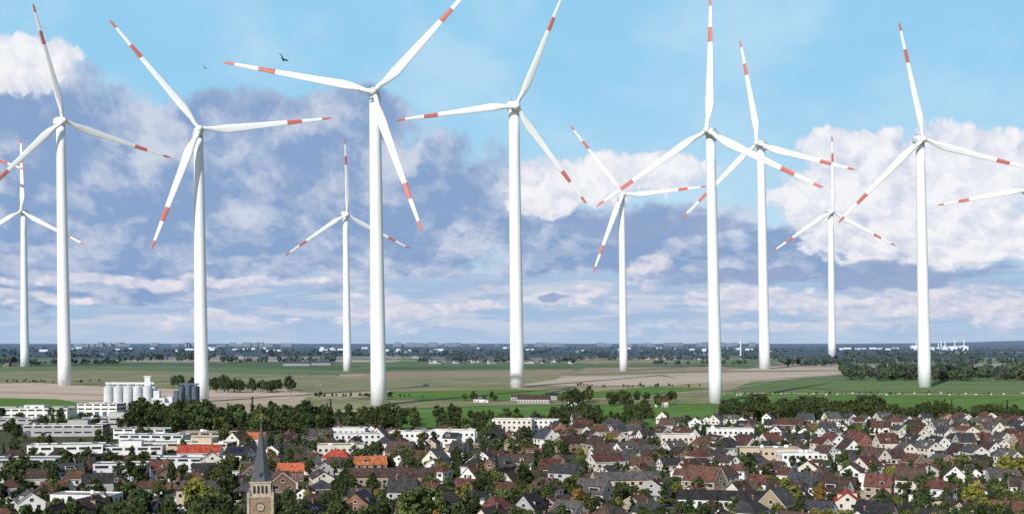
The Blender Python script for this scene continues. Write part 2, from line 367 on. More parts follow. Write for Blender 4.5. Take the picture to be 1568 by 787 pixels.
# ------------------------------------------------------------ houses
def win(mb,side,pl,c,z,ww,hh,fr=3,gl=2):
    def bx(c0,c1,z0,z1,pr,mi):
        if side=='y-': mb.box(c0,c1,pl-pr,pl+0.05,z0,z1,mi)
        elif side=='y+': mb.box(c0,c1,pl-0.05,pl+pr,z0,z1,mi)
        elif side=='x-': mb.box(pl-pr,pl+0.05,c0,c1,z0,z1,mi)
        else: mb.box(pl-0.05,pl+pr,c0,c1,z0,z1,mi)
    bx(c-ww/2-0.08,c+ww/2+0.08,z-0.08,z+hh+0.08,0.03,fr); bx(c-ww/2,c+ww/2,z,z+hh,0.045,gl)
    bx(c-ww/2-0.15,c+ww/2+0.15,z-0.16,z-0.09,0.14,fr)
def house(rs,wl=None,rf=None,w_=None,d_=None,eh=None,pitch=None):
    W_=w_ or rs.uniform(8.5,14.5); D_=d_ or rs.uniform(8.0,10.5); eh=eh or rs.choice([3.0,3.5,4.2,5.6,5.8,6.1]); pitch=pitch or rs.uniform(30,47)
    rise=D_/2*math.tan(math.radians(pitch)); top=eh+rise
    wm=walls[wl] if wl is not None else walls[rs.choices(range(7),[42,17,9,8,10,8,7])[0]]
    rm=roofs[rf] if rf is not None else roofs[rs.choices(range(7),[27,31,17,18,0.0,0.0,8])[0]]
    mb=MB(); x=W_/2; y=D_/2
    mb.poly([(-x,-y,0),(x,-y,0),(x,-y,eh),(-x,-y,eh)],0); mb.poly([(x,y,0),(-x,y,0),(-x,y,eh),(x,y,eh)],0)
    hip=rs.random()<0.14
    ov=0.45; t=0.22; k=math.tan(math.radians(pitch)); zo=eh-ov*k
    if hip:
        mb.poly([(-x,y,0),(-x,-y,0),(-x,-y,eh),(-x,y,eh)],0); mb.poly([(x,-y,0),(x,y,0),(x,y,eh),(x,-y,eh)],0)
        X=x+ov;Y=y+ov; R=max(0.5,x-y*0.9); tz=top+t
        mb.poly([(-X,-Y,zo+t),(X,-Y,zo+t),(R,0,tz),(-R,0,tz)],1); mb.poly([(X,Y,zo+t),(-X,Y,zo+t),(-R,0,tz),(R,0,tz)],1)
        mb.poly([(X,-Y,zo+t),(X,Y,zo+t),(R,0,tz)],1); mb.poly([(-X,Y,zo+t),(-X,-Y,zo+t),(-R,0,tz)],1)
        mb.box(-X,X,-Y,Y,zo,zo+t-0.01,3)
    else:
        mb.poly([(-x,y,0),(-x,-y,0),(-x,-y,eh),(-x,0,top),(-x,y,eh)],0); mb.poly([(x,-y,0),(x,y,0),(x,y,eh),(x,0,top),(x,-y,eh)],0)
        X=x+0.3; Y=y+ov; e=0.02
        pr=[(-Y,zo+e),(-Y,zo+t+e),(0,top+t+e),(Y,zo+t+e),(Y,zo+e),(0,top+e)]
        q=[(-X,a,b_) for a,b_ in pr]; r=[(X,a,b_) for a,b_ in pr]
        mb.poly([q[1],r[1],r[2],q[2]],1); mb.poly([q[2],r[2],r[3],q[3]],1)
        em=3 if rs.random()<0.3 else 1
        mb.poly([q[0],q[5],r[5],r[0]],em); mb.poly([q[5],q[4],r[4],r[5]],em)
        mb.poly([q[0],r[0],r[1],q[1]],em); mb.poly([q[3],r[3],r[4],q[4]],em)
        mb.poly([q[0],q[1],q[2],q[5]],em); mb.poly([q[2],q[3],q[4],q[5]],em)
        mb.poly([r[1],r[0],r[5],r[2]],em); mb.poly([r[3],r[2],r[5],r[4]],em)
        mb.box(-X,X,-0.12,0.12,top+t-0.06,top+t+0.08,1)
    fl_=2 if eh>5 else 1
    for f in range(fl_):
        z=0.95+f*2.75
        for s,pl in (('y-',-y),('y+',y)):
            nn=int(W_//3)
            for i in range(nn):
                c=-x+(i+0.5)*W_/nn
                if f==0 and i==1 and s=='y-':
                    mb.box(c-0.55,c+0.55,pl-0.06,pl+0.05,0.1,2.2,5); mb.box(c-0.9,c+0.9,pl-1.1,pl+0.05,2.4,2.52,1); continue
                if rs.random()<0.12: continue
                win(mb,s,pl,c,z if z+1.35<eh else eh-1.6,rs.choice([1.1,1.3,1.9]),1.3)
        for s,pl in (('x-',-x),('x+',x)):
            nn=rs.choice([2,2,3])
            for i in range(nn):
                if rs.random()<0.15: continue
                c=-y+(i+0.5)*D_/nn; win(mb,s,pl,c,z,rs.choice([1.0,1.2,1.8]),1.3)
    if not hip:
        for s,pl in (('x-',-x),('x+',x)):
            zz=eh+0.35
            if fl_==1 and rise>3: 
                for c in (-1.2,1.2): win(mb,s,pl,c,zz,1.1,1.25)
            else: win(mb,s,pl,0,zz+0.1,1.2,1.1)
            if rise>3.9 and rs.random()<0.5: win(mb,s,pl,0,zz+2.1,0.6,0.6)
        if rs.random()<0.25:
            s_=rs.choice((-1,1)); a,b_=sorted((s_*x,s_*(x+1.3)))
            mb.box(a,b_,-2,2,eh-0.4 if fl_==1 else 2.75,(eh-0.4 if fl_==1 else 2.75)+0.16,3)
            a,b_=sorted((s_*(x+1.22),s_*(x+1.3))); z_=(eh-0.24 if fl_==1 else 2.91); mb.box(a,b_,-2,2,z_,z_+0.9,3)
    cx=rs.uniform(-x*0.6,x*0.6); mb.box(cx-0.35,cx+0.35,0.4,1.05,top-1.2,top+1.0,4); mb.box(cx-0.42,cx+0.42,0.33,1.12,top+1.0,top+1.1,6)
    for s_ in (-1,1):
        r=rs.random()
        if r<0.3 and rise>2.8 and not hip:
            dw=rs.choice([1.8,2.4,4.0]); c=rs.uniform(-x*0.35,x*0.35); yf=y-0.9; zt=eh+min(rise-0.5,2.3)
            a,b_=sorted((s_*yf,s_*0.4)); mb.box(c-dw/2,c+dw/2,a,b_,eh+0.3,zt,0)
            a,b_=sorted((s_*(yf+0.25),s_*0.4)); mb.box(c-dw/2-0.2,c+dw/2+0.2,a,b_,zt,zt+0.16,1)
            win(mb,'y-' if s_<0 else 'y+',s_*yf,c,zt-1.25,dw-0.5,0.95)
        elif r<0.75:
            for j in range(rs.choice([1,2,3])):
                c=rs.uniform(-x*0.8,x*0.8); yy=y*rs.uniform(0.35,0.7); zz=lambda q:top-q*k+t+0.06
                pts=[(c-0.45,s_*yy,zz(yy)),(c+0.45,s_*yy,zz(yy)),(c+0.45,s_*(yy-0.9),zz(yy-0.9)),(c-0.45,s_*(yy-0.9),zz(yy-0.9))]
                if s_>0: pts=pts[::-1]
                if not hip: mb.poly(pts,2)
        elif r<0.77 and not hip:
            c=0; dw=W_*0.3; y1=y*0.8;y2=y*0.25; zz=lambda q:top-q*k+t+0.07
            pts=[(c-dw,s_*y1,zz(y1)),(c+dw,s_*y1,zz(y1)),(c+dw,s_*y2,zz(y2)),(c-dw,s_*y2,zz(y2))]
            if s_>0: pts=pts[::-1]
            mb.poly(pts,7)
    if rs.random()<0.55:
        s_=rs.choice((-1,1)); a,b_=sorted((s_*(x+0.02),s_*(x+rs.uniform(3,4.5)))); mb.box(a,b_,-y+1.0,y-1.6,0,2.7,0); mb.box(a-0.1,b_+0.1,-y+0.9,y-1.5,2.7,2.9,6)
        mb.box((a+b_)/2-1.2,(a+b_)/2+1.2,-y+0.93,-y+1.02,0.05,2.2,3)
    return mb.mesh('house_mesh',[wm,rm,M['glass'],M['trim'],M['chim'],M['door'],M['flat'],M['solar']])
HM=[house(random.Random(100+i)) for i in range(140)]
HMred=[house(random.Random(300+i),rf=(4 if i%2 else 5),w_=14,eh=5.6,pitch=38) for i in range(6)]
HMw=[house(random.Random(400+i),wl=(0,0,1)[i%3],rf=(0,1,2,0,6,3)[i%6]) for i in range(24)]
def block(rs,W_,D_,h,wl,pitched=False,rf=1,metal=False,band=False,floors=None):
    mb=MB(); x=W_/2;y=D_/2
    wm=M['metal'] if metal else walls[wl]
    mats=[wm,roofs[rf],M['glass'],M['trim'],M['chim'],M['door'],M['flat'],M['metaldk']]
    mb.box(-x,x,-y,y,0,h,0,top=6)
    if pitched:
        rise=D_/2*math.tan(math.radians(30)); X=x+0.4;Y=y+0.5
        mb.poly([(-X,-Y,h+0.05),(X,-Y,h+0.05),(X,0,h+rise),(-X,0,h+rise)],1); mb.poly([(X,Y,h+0.05),(-X,Y,h+0.05),(-X,0,h+rise),(X,0,h+rise)],1)
        mb.poly([(-X,Y,h+0.05),(-X,-Y,h+0.05),(-X,0,h+rise)],0); mb.poly([(X,-Y,h+0.05),(X,Y,h+0.05),(X,0,h+rise)],0)
        for i in range(int(W_//9)): c=-x+4+i*9; mb.box(c,c+0.8,0.5,1.3,h+rise-1,h+rise+1,4)
    else:
        for (a,b_,c,d) in ((-x-.1,x+.1,-y-.1,-y+.25),(-x-.1,x+.1,y-.25,y+.1),(-x-.1,-x+.25,-y+.25,y-.25),(x-.25,x+.1,-y+.25,y-.25)):
            mb.box(a,b_,c,d,h+0.01,h+0.4,rs.choice([0,3]))
        for i in range(int(W_*D_/140)+1):
            cx=rs.uniform(-x+2,x-3);cy=rs.uniform(-y+2,y-2); s=rs.uniform(0.7,2.0); mb.box(cx,cx+s*1.4,cy-s*.5,cy+s*.5,h+0.02,h+rs.uniform(0.7,1.8),rs.choice([3,6,7]))
        if W_>40:
            c=rs.uniform(-x*0.4,x*0.2); mb.box(c,c+W_*0.25,-y*0.5,y*0.6,h+0.02,h+rs.uniform(2.5,4),0,top=6)
    fl_=floors or max(1,int(h//3))
    for f in range(fl_):
        z=1.0+f*(h/fl_)
        for s,pl,L in (('y-',-y,W_),('y+',y,W_),('x-',-x,D_),('x+',x,D_)):
            if metal or band:
                zz=z+ (h/fl_)*0.3
                nn=max(1,int(L//6))
                for i in range(nn):
                    c=-L/2+(i+0.5)*L/nn
                    if f==0 and rs.random()<0.3:
                        if s=='y-': mb.box(c-1.8,c+1.8,pl-0.08,pl+0.05,0.05,3.8,7)
                        elif s=='x-': mb.box(pl-0.08,pl+0.05,c-1.8,c+1.8,0.05,3.8,7)
                        continue
                    win(mb,s,pl,c,zz,L/nn*0.78,1.2)
            else:
                nn=max(1,int(L//2.9))
                for i in range(nn): win(mb,s,pl,-L/2+(i+0.5)*L/nn,z,1.4,1.4)
    return mb.mesh('building_mesh',mats)
blocked=[]
def place_block(nm,px,py,W_,D_,h,wl=0,rz=0,**kw):
    x,y=gp(px,py); y+=D_/2
    obj(nm,block(random.Random(int(px*7+py)),W_,D_,h,wl,**kw),(x,y,0),math.radians(rz))
    blocked.append((x,y,math.hypot(W_,D_)/2*0.85+5,W_/2+4,D_/2+4))
FB_='factory_hall'
for a in [(40,641,62,24,8,0,4),(150,637,34,18,10,0,-6),(10,657,40,16,7,2,3),(175,655,46,16,7,2,-5),(95,668,50,16,7,2,4),(215,672,34,14,6,0,-8)]:
    place_block('warehouse',*a[:6],rz=a[6],band=True)
for a in [(95,708,36,14,8.5,0,12),(175,706,44,16,7,0,10),(285,699,46,16,7,3,-6),(232,684,38,14,6.5,0,-4),(262,722,32,12,6,2,-6),(180,736,22,12,7,0,6),(30,727,30,14,7,1,5),(315,678,34,14,6,3,-3)]:
    place_block(FB_,*a[:6],rz=a[6],metal=(a[0]%2==0),band=True)
for a in [(545,690,26,12,9,0,10),(535,676,20,11,8,0,-4),(640,681,34,11,7.5,0,-3),(694,680,26,11,8,0,-2),(520,706,24,12,8,1,8),(1120,676,28,11,7.5,0,-5),(1040,688,22,11,8,1,6),(1180,712,30,12,8,3,-5),(1225,716,18,11,7,0,4)]:
    place_block('flat_roofed_house_row',*a[:6],rz=a[6])
place_block('apartment_block',785,666,26,12,10,1,-6,floors=3)
place_block('apartment_block',826,664,26,12,9,0,-6,floors=3)
place_block('apartment_block',600,757,34,11,7,6,3,pitched=True,rf=1,floors=2)
place_block('apartment_block',330,782,28,11,7,3,-10,pitched=True,rf=2,floors=2)
place_block('white_office_building',125,790,22,10,7,0,-8,floors=2)
place_block('terraced_houses',1110,792,30,10,6,0,-12,pitched=True,rf=0,floors=2)
place_block('terraced_houses',960,758,26,10,6,3,8,pitched=True,rf=2,floors=2)
# ------------------------------------------------------------ town plan
rs=random.Random(5)
blocked.append((-64,305,22,14,26))
def free(x,y,r):
    return all(math.hypot(x-b_[0],y-b_[1])>r+b_[2]*0.8 for b_ in blocked)
def intown(x,y):
    px=CX+F*x/y; py=HY+H*F/y
    if y<338 or px<-70 or px>1640: return False
    if px<360: return py>712
    if px<870: return py>668+ (8 if px<500 else 0)
    if px<1000: return py>655
    return py>647
zones=[(-150,450,22),(-60,620,-14),(60,430,-32),(260,640,14),(90,640,30),(-20,780,10),(150,820,-22),(380,800,8),(280,470,-16),(240,920,18),(-120,380,-8)]
placed=[]; streets=MB(); 
def nearest(x,y): return min(range(len(zones)),key=lambda i:(x-zones[i][0])**2+(y-zones[i][1])**2)
carspots=[]
for zi,(zx,zy,za) in enumerate(zones):
    a=math.radians(za); ca,sa=math.cos(a),math.sin(a)
    def tw(u,v): return (zx+u*ca-v*sa, zy+u*sa+v*ca)
    for r in range(-14,15):
        v0=r*49.0
        for k in range(-30,31):
            p0=tw(k*12.0,v0); p1=tw((k+1)*12.0,v0); mid=((p0[0]+p1[0])/2,(p0[1]+p1[1])/2)
            if mid[1]>300 and nearest(*mid)==zi and (intown(*mid)) and free(mid[0],mid[1],4):
                strip(streets,[p0,p1],6.0,0.03+zi*0.004,0)
                sx,sy=-sa,ca
                for sg in (-1,1):
                    q0=(p0[0]+sx*sg*3.9,p0[1]+sy*sg*3.9); q1=(p1[0]+sx*sg*3.9,p1[1]+sy*sg*3.9)
                    strip(streets,[q0,q1],1.7,0.16+zi*0.004,1)
                    if rs.random()<0.22: carspots.append((mid[0]+sx*sg*2.0,mid[1]+sy*sg*2.0,a+(math.pi if rs.random()<.5 else 0)))
        for side in (-1,1):
            u=-330+rs.uniform(0,8)
            while u<330:
                u+=rs.uniform(13.5,18.5)
                v=v0+side*(12.0+rs.uniform(-1.0,3.5)); x,y=tw(u,v)
                if nearest(x,y)!=zi or not intown(x,y) or not free(x,y,5): continue
                if any((x-q[0])**2+(y-q[1])**2<12**2 for q in placed): continue
                px=CX+F*x/y; py=HY+H*F/y
                if rs.random()<(0.14 if px<700 else 0.08): continue
                pool=HM
                if px>900 and py<730 and rs.random()<0.5: pool=HMw
                me=rs.choice(pool)
                rot=a+(math.pi if side>0 else 0)+(math.pi/2 if rs.random()<0.55 else 0)+rs.uniform(-0.12,0.12)
                placed.append((x,y)); k_=rs.uniform(0.82,1.04); obj('house',me,(x,y,0),rot,(k_*rs.uniform(0.94,1.08),k_,k_*rs.uniform(0.9,1.05)))
                u+=rs.choice([0,0,3,5])
obj('street',streets.mesh('street',[M['asph'],M['pave']]))
print('HOUSES',len(placed))
used=set()
def near_house(px,py,me,rz=None):
    x,y=gp(px,py); 
    best=None
    for o in bpy.data.objects:
        if o.name.startswith('house') and o.name not in used:
            d=(o.location.x-x)**2+(o.location.y-y)**2
            if best is None or d<best[0]: best=(d,o)
    if best:
        o=best[1]; o.data=me; used.add(o.name)
        if rz is not None: o.rotation_euler=(0,0,rz)
        blocked.append((o.location.x,o.location.y-14,0,8,14)); return o
for i,(px,py,rz) in enumerate([(450,734,0.2),(499,718,-0.1),(585,732,0.25),(1245,790,1.3)]):
    near_house(px,py,HMred[(1,0,3,4)[i]],rz)
near_house(1405,724,house(random.Random(77),wl=7,rf=3)); near_house(1320,690,house(random.Random(78),wl=5,rf=3)); near_house(1130,762,house(random.Random(79),wl=6,rf=1)); near_house(1370,765,house(random.Random(80),wl=6,rf=3))
def special(px,py,W_,D_,eh,pit,wl,rf,rz,seed):
    x,y=gp(px,py); obj('house_with_red_roof',house(random.Random(seed),wl=wl,rf=rf,w_=W_,d_=D_,eh=eh,pitch=pit),(x,y,0),rz); placed.append((x,y)); blocked.append((x,y-14,12,12,16))
special(307,712,20,14,6.5,26,0,5,0.1,901); special(386,686,16,12,6,26,1,4,-0.1,902)
# ------------------------------------------------------------ cars
def carmesh(nm,c):
    mb=MB(); 
    pr=[(-2.1,0.35),(-2.15,0.75),(-1.9,0.95),(-1.5,1.0),(-1.0,1.42),(0.5,1.45),(1.15,0.98),(1.95,0.85),(2.1,0.6),(2.1,0.35)]
    def prof(ysc):
        return [(x_, (0.85-(0.14 if z_>1.2 else 0))*ysc, z_) for x_,z_ in pr]
    L=prof(-1);R=prof(1)
    for i in range(len(pr)):
        j=(i+1)%len(pr); g_=1 if i in (3,5) else 0
        mb.poly([L[i],L[j],R[j],R[i]][::-1],g_)
    mb.poly(L,0); mb.poly(R[::-1],0)
    for s_ in (-1,1):
        mb.poly([(-1.3,s_*0.87,1.0),(0.95,s_*0.87,1.0),(0.45,s_*0.77,1.38),(-0.95,s_*0.77,1.38)][::s_],1)
        for wx_ in (-1.3,1.3):
            mb.ring_tube([[(wx_+0.32*math.cos(t_*math.pi/5),yy,0.32+0.32*math.sin(t_*math.pi/5)) for t_ in range(10)] for yy in (s_*0.7,s_*0.88)],2)
    cm=mat('car_paint_'+nm,c,0.3,0.02,1,spec=0.5)
    return mb.mesh('car_'+nm,[cm,M['glass'],M['asph']])
CM=[carmesh('silver',(0.45,0.46,0.48)),carmesh('black',(0.02,0.02,0.025)),carmesh('white',(0.75,0.75,0.75)),carmesh('blue',(0.04,0.08,0.22)),carmesh('red',(0.4,0.03,0.02))]
rs.shuffle(carspots)
for x,y,a in carspots[:110]: obj('parked_car',rs.choices(CM,[4,3,3,1,1])[0],(x,y,0.04),a)
# ------------------------------------------------------------ town trees
def okp(x,y,r): return all((x-q[0])**2+(y-q[1])**2>r*r for q in placed)
cnt=0; tries=0
while cnt<1700 and tries<45000:
    tries+=1
    d=1/rs.uniform(1/960,1/330.0); px=rs.uniform(-60,1630); py=HY+H*F/d; x=(px-CX)*d/F
    if d>412 and not intown(x,d) and not (px<360 and py>640): continue
    if px<360 and py<722:
        if rs.random()<0.35: continue
    if any(abs(x-b_[0])<b_[3] and abs(d-b_[1])<b_[4] for b_ in blocked): continue
    s=rs.uniform(0.33,0.88)
    if not okp(x,d,6.0+s*1.8): continue
    gd=math.sin(x*0.031+1.3)*math.cos(d*0.027-0.4)+0.6*math.sin(x*0.011-d*0.017)
    if rs.random()>0.66+0.34*gd: continue
    r=rs.random()
    if px<420 and py>715: r=r*0.85
    me,nm=(rs.choice(TD),'deciduous_tree') if r<0.62 else (rs.choice(TO),'deciduous_tree') if r<0.87 else (rs.choice(TC),'conifer_tree') if r<0.93 else (rs.choice(TY),'yellowing_tree') if r<0.985 else (TA[0],'autumn_tree')
    if px>900: s*=0.88
    obj(nm,me,(x,d,0),rs.uniform(0,6.28),(s*rs.uniform(0.85,1.15),s*rs.uniform(0.85,1.15),s*rs.uniform(0.9,1.2))); cnt+=1
print('TREES',cnt)
for px,py,me,s in [(300,792,TY[0],1.25),(330,800,TO[0],1.2),(1205,785,TY[1],1.1),(888,800,TA[0],1.1),(1540,745,TY[0],1.2),(1570,750,TY[1],1.2),(640,815,TO[1],1.4),(670,812,TO[2],1.2),(1490,785,TY[1],1.0),(20,745,TD[1],1.1),(55,748,TD[0],1.0),(350,790,TD[2],1.3),(1470,730,TO[0],1.1)]:
    x,y=gp(px,py); obj('large_tree',me,(x,y,0),px,s)
k=0
while k<650:
    d=rs.uniform(400,900); px=rs.uniform(-40,1620); x=(px-CX)*d/F
    if not intown(x,d) or not okp(x,d,6.5): continue
    obj('garden_shrub',rs.choice(SH),(x,d,0),rs.uniform(0,6),rs.uniform(0.6,1.3)); k+=1
# ------------------------------------------------------------ tree belts
def belt(nm,px0,px1,py0,py1,num,smin,smax,pool,gap=-1.2):
    e=empty(nm); ph=rs.uniform(0,6)
    for i in range(num):
        px=rs.uniform(px0,px1)
        if math.sin(px*0.05+ph)+math.sin(px*0.13+ph*2)+rs.uniform(-1,1)<gap: continue
        py=py0+(py1-py0)*rs.random()
        x,y=gp(px,py); s=rs.uniform(smin,smax)*(1+0.15*math.sin(px*0.07+ph)); obj('tree',rs.choice(pool),(x,y,0),rs.uniform(0,6.28),(s,s,s*rs.uniform(0.85,1.15)),e)
DP=TD+TD+TO+TC[:1]
belt('tree_belt',190,470,640,668,150,0.85,1.4,DP)
belt('tree_belt',440,700,642,664,125,0.7,1.2,DP)
belt('tree_belt',690,880,644,662,55,0.55,1.0,DP)
belt('tree_belt',190,280,632,645,30,0.8,1.1,DP)
belt('tree_belt',860,1000,632,656,75,0.6,1.05,DP)
belt('tree_belt',1105,1350,633,647,220,0.85,1.3,TD+TD+TO[:1],-3)
belt('tree_belt',1340,1640,637,648,170,0.7,1.0,DP,-2)
belt('tree_row',330,450,597,602,60,0.7,1.5,TD)
belt('tree_row',262,350,590,596,34,0.7,1.4,TD)
belt('farm_trees',860,945,614,624,30,0.6,1.3,TD+TO)
belt('farm_trees',950,1045,612,626,26,0.6,1.2,TD+TO)
belt('farm_trees',700,790,610,616,9,0.5,0.9,TD+TO)
belt('hedgerow',480,660,607,609,50,0.25,0.5,TD+TO)
belt('hedgerow',0,160,585,586,40,0.2,0.45,TD)
belt('hedgerow',880,1100,591,594,40,0.2,0.45,TD)
belt('hedgerow',1110,1560,603.5,604.5,60,0.15,0.35,TD+TO)
belt('distant_forest',1290,1640,566,584,560,0.8,1.5,TFar,-2)
belt('distant_forest',1195,1300,552,562,150,1.0,1.6,TFar)
belt('distant_forest',1300,1640,548,560,300,0.9,1.8,TFar)
for a in [(0,180,557,560,90),(180,320,552,555,50),(340,520,553,557,80),(640,880,552,557,130),(880,1090,549,553,80),(1060,1200,547,552,90),(0,350,545,549,150),(400,800,543,547,200),(800,1200,541,545,170),(-40,700,539,541,230),(700,1620,537,540,300),(1290,1600,543,546,130),(-40,1600,533,536,420),(1000,1140,558,560,30)]:
    belt('distant_tree_line',a[0],a[1],a[2],a[3],int(a[4]),0.8,1.6 if a[2]>545 else 2.0,TFar)
# ------------------------------------------------------------ distant villages
for (px0,px1,py,num) in [(440,520,556,10),(650,760,556,16),(800,880,556,12),(0,60,560,6),(980,1080,550,14),(1200,1260,556,6),(300,420,548,14),(560,640,548,12),(1380,1500,541,18),(1060,1120,544,10),(100,200,543,12),(500,700,540,22),(850,1000,539,20)]:
    e=empty('distant_village')
    for i in range(num):
        x,y=gp(rs.uniform(px0,px1),py+rs.uniform(-1,1)); obj('house_part',rs.choice(HMw+HM),(x,y,0),rs.uniform(-0.6,0.6),rs.uniform(1.0,1.5),e)
for i,(px,py,W_,D_,h,rf,rz) in enumerate([(818,617,32,14,4,1,-8),(795,613,18,10,4,2,4),(845,611,14,10,4,0,0),(455,560,70,20,6,1,0),(490,559,60,20,6,0,0)]):
    x,y=gp(px,py); obj('farm_barn',block(random.Random(i),W_,D_,h,2,pitched=True,rf=rf,floors=1),(x,y,0),math.radians(rz))
for px,py in [(1015,623),(880,622),(735,616),(960,612)]:
    x,y=gp(px,py); obj('farmhouse',rs.choice(HMw),(x,y,0),rs.uniform(-0.5,0.5),0.9)
mb=MB()
for i in range(22):
    x,y=gp(1120+i*21+rs.uniform(-9,9),604+rs.uniform(-1.5,2)); r=0.75
    mb.ring_tube([[(x+t_,y+r*math.cos(q*math.pi/5),r*1.02+r*math.sin(q*math.pi/5)) for q in range(10)] for t_ in (-0.9,0.9)],0)
obj('silage_bales',mb.mesh('silage_bales',[M['trim']]))
# ------------------------------------------------------------ grain silos
def silo(mb,x,y,r,h,mi,nn=20):
    pr=[(0,r),(h,r),(h+0.05,r+0.15),(h+0.3,r+0.15),(h+r*0.45,0.5),(h+r*0.45+0.8,0.5)]
    mb.ring_tube([[(x+q*math.cos(2*math.pi*j/nn),y+q*math.sin(2*math.pi*j/nn),z) for j in range(nn)] for z,q in pr],mi)
    for k in range(1,int(h//3)): 
        z=k*3.0; mb.ring_tube([[(x+q*math.cos(2*math.pi*j/nn),y+q*math.sin(2*math.pi*j/nn),z_) for j in range(nn)] for z_,q in ((z,r+0.01),(z,r+0.1),(z+0.25,r+0.1),(z+0.25,r+0.01))],mi,False)
sx,sy=gp(230,632)
mb=MB()
for i in range(5): silo(mb,-36+i*8.4,0,3.8,22,0)
for i in range(5): silo(mb,-34+i*8.4,9,3.8,22,0)
mb.box(-40,2,4,5.5,24.5,26.2,0); mb.box(-6,-1,3.4,6.4,0,31,0); mb.box(-6.6,-0.4,2.8,7,31,31.6,1)
for i in range(8): mb.box(-39+i*5,-38.7+i*5,4,4.3,22,24.5,1)
mb.box(2,13,-3,8,0,13,0); mb.box(5,22,-6,3,0,9,0); mb.box(3,8,-1,5,13,19,0); mb.box(13.2,18,3.2,9,0,14,0)
for i in range(4): win(mb,'y-',-6,7+i*4,5,1.6,1.4,0,3); win(mb,'y-',-3,3.5+i*2.4,10,1.2,1.2,0,3)
for i in range(3): silo(mb,27+i*5.6,0,2.7,22+ (1 if i==1 else 0),2,14)
for i in range(3): silo(mb,27+i*5.6,6,2.7,22,2,14)
mb.box(24,41,2.2,3.8,24,25.4,2); mb.box(20,23.6,0,4,0,19,2)
obj('grain_silos',mb.mesh('grain_silos',[M['metal'],M['trim'],M['metaldk'],M['glass']]),(sx,sy,0))
# ------------------------------------------------------------ church
stone=mat('church_stone',(0.44,0.38,0.29),0.9,0.3,1.2,hz=False,bump=0.3); brick=mat('church_brick',(0.30,0.21,0.14),0.9,0.35,1.6,hz=False,bump=0.3)
slate=mat('spire_slate',(0.085,0.09,0.105),0.55,0.35,1.5,hz=False,stretch=(1,1,4)); lou=mat('louvre_dark',(0.03,0.028,0.025),0.8,0.2,2,hz=False)
gold=mat('gilded',(0.7,0.5,0.15),0.35,0.1,2,hz=False,metal=0.8)
ch=empty('church_with_steeple',((400-CX)*300/F,300,0)); ch.rotation_euler=(0,0,math.radians(8))
mb=MB(); a=3.0; b2=2.55
mb.box(-a,a,-a,a,0,21.0,1)
mb.box(-a-0.22,a+0.22,-a-0.22,a+0.22,21.0,21.4,0)
mb.box(-b2,b2,-b2,b2,21.4,24.6,0)
mb.box(-b2-0.2,b2+0.2,-b2-0.2,b2+0.2,24.6,24.95,0)
for cx in (-1,1):
    for cy in (-1,1):
        mb.box(cx*a-0.3,cx*a+0.3,cy*a-0.3,cy*a+0.3,0,22.4,0); 
        q=[(cx*a-0.36,cy*a-0.36,22.4),(cx*a+0.36,cy*a-0.36,22.4),(cx*a+0.36,cy*a+0.36,22.4),(cx*a-0.36,cy*a+0.36,22.4)]
        for i in range(4): mb.poly([q[i],q[(i+1)%4],(cx*a,cy*a,23.9)],2)
obj('tower',mb.mesh('tower',[stone,brick,slate]),parent=ch)
def archopen(mb,side,c,z0,wd,hh,mi,pr=0.06,a=3.0):
    pts=[(-wd/2,z0),(wd/2,z0),(wd/2,z0+hh)]+[(wd/2*math.cos(t_),z0+hh+wd/2*math.sin(t_)*1.2) for t_ in [math.pi*k/8 for k in range(1,8)]]+[(-wd/2,z0+hh)]
    def P3(u,z,o):
        if side==0: return (c+u,-a-o,z)
        if side==1: return (a+o,c+u,z)
        if side==2: return (c-u,a+o,z)
        return (-a-o,c-u,z)
    f=[P3(u,z,pr) for u,z in pts]; bk=[P3(u,z,-0.15) for u,z in pts]
    mb.poly(f,mi)
    for i in range(len(f)): j=(i+1)%len(f); mb.poly([bk[i],bk[j],f[j],f[i]],mi)
mb=MB()
for s_ in range(4):
    for c in (-1.15,1.15):
        archopen(mb,s_,c,11.6,1.5,2.8,1,0.06); archopen(mb,s_,c,11.8,1.0,2.5,0,0.10)
    for c in (-1.5,-0.5,0.5,1.5):
        archopen(mb,s_,c,22.0,0.6,1.6,0,0.06,a=b2)
    archopen(mb,s_,0,6,1.2,2.5,0,0.06)
obj('belfry_openings',mb.mesh('belfry_openings',[lou,stone]),parent=ch)
mb=MB()
for s_ in range(4):
    for r,mi,o in ((1.15,1,0.10),(0.95,0,0.16)):
        pts=[(r*math.cos(k*math.pi/14),18.6+r*math.sin(k*math.pi/14)) for k in range(28)]
        f=[]
        for u,z in pts:
            f.append({0:(u,-a-o,z),1:(a+o,u,z),2:(-u,a+o,z),3:(-a-o,-u,z)}[s_])
        mb.poly(f,mi)
    def hand(u0,z0,u1,z1,wd):
        dx,dz=u1-u0,z1-z0; L=math.hypot(dx,dz); nx,nz=-dz/L*wd,dx/L*wd; o=0.2
        P=[(u0-nx,z0-nz),(u1-nx,z1-nz),(u1+nx,z1+nz),(u0+nx,z0+nz)]
        mb.poly([{0:(u,-a-o,z),1:(a+o,u,z),2:(-u,a+o,z),3:(-a-o,-u,z)}[s_] for u,z in P],1)
    hand(0,18.6,0.2,19.4,0.05); hand(0,18.6,0.55,18.3,0.07)
    for k in range(12):
        t_=k*math.pi/6; hand(0.75*math.cos(t_),18.6+0.75*math.sin(t_),0.9*math.cos(t_),18.6+0.9*math.sin(t_),0.04)
obj('clock',mb.mesh('clock',[stone,lou]),parent=ch)
mb=MB()
nn=8; rings=[]
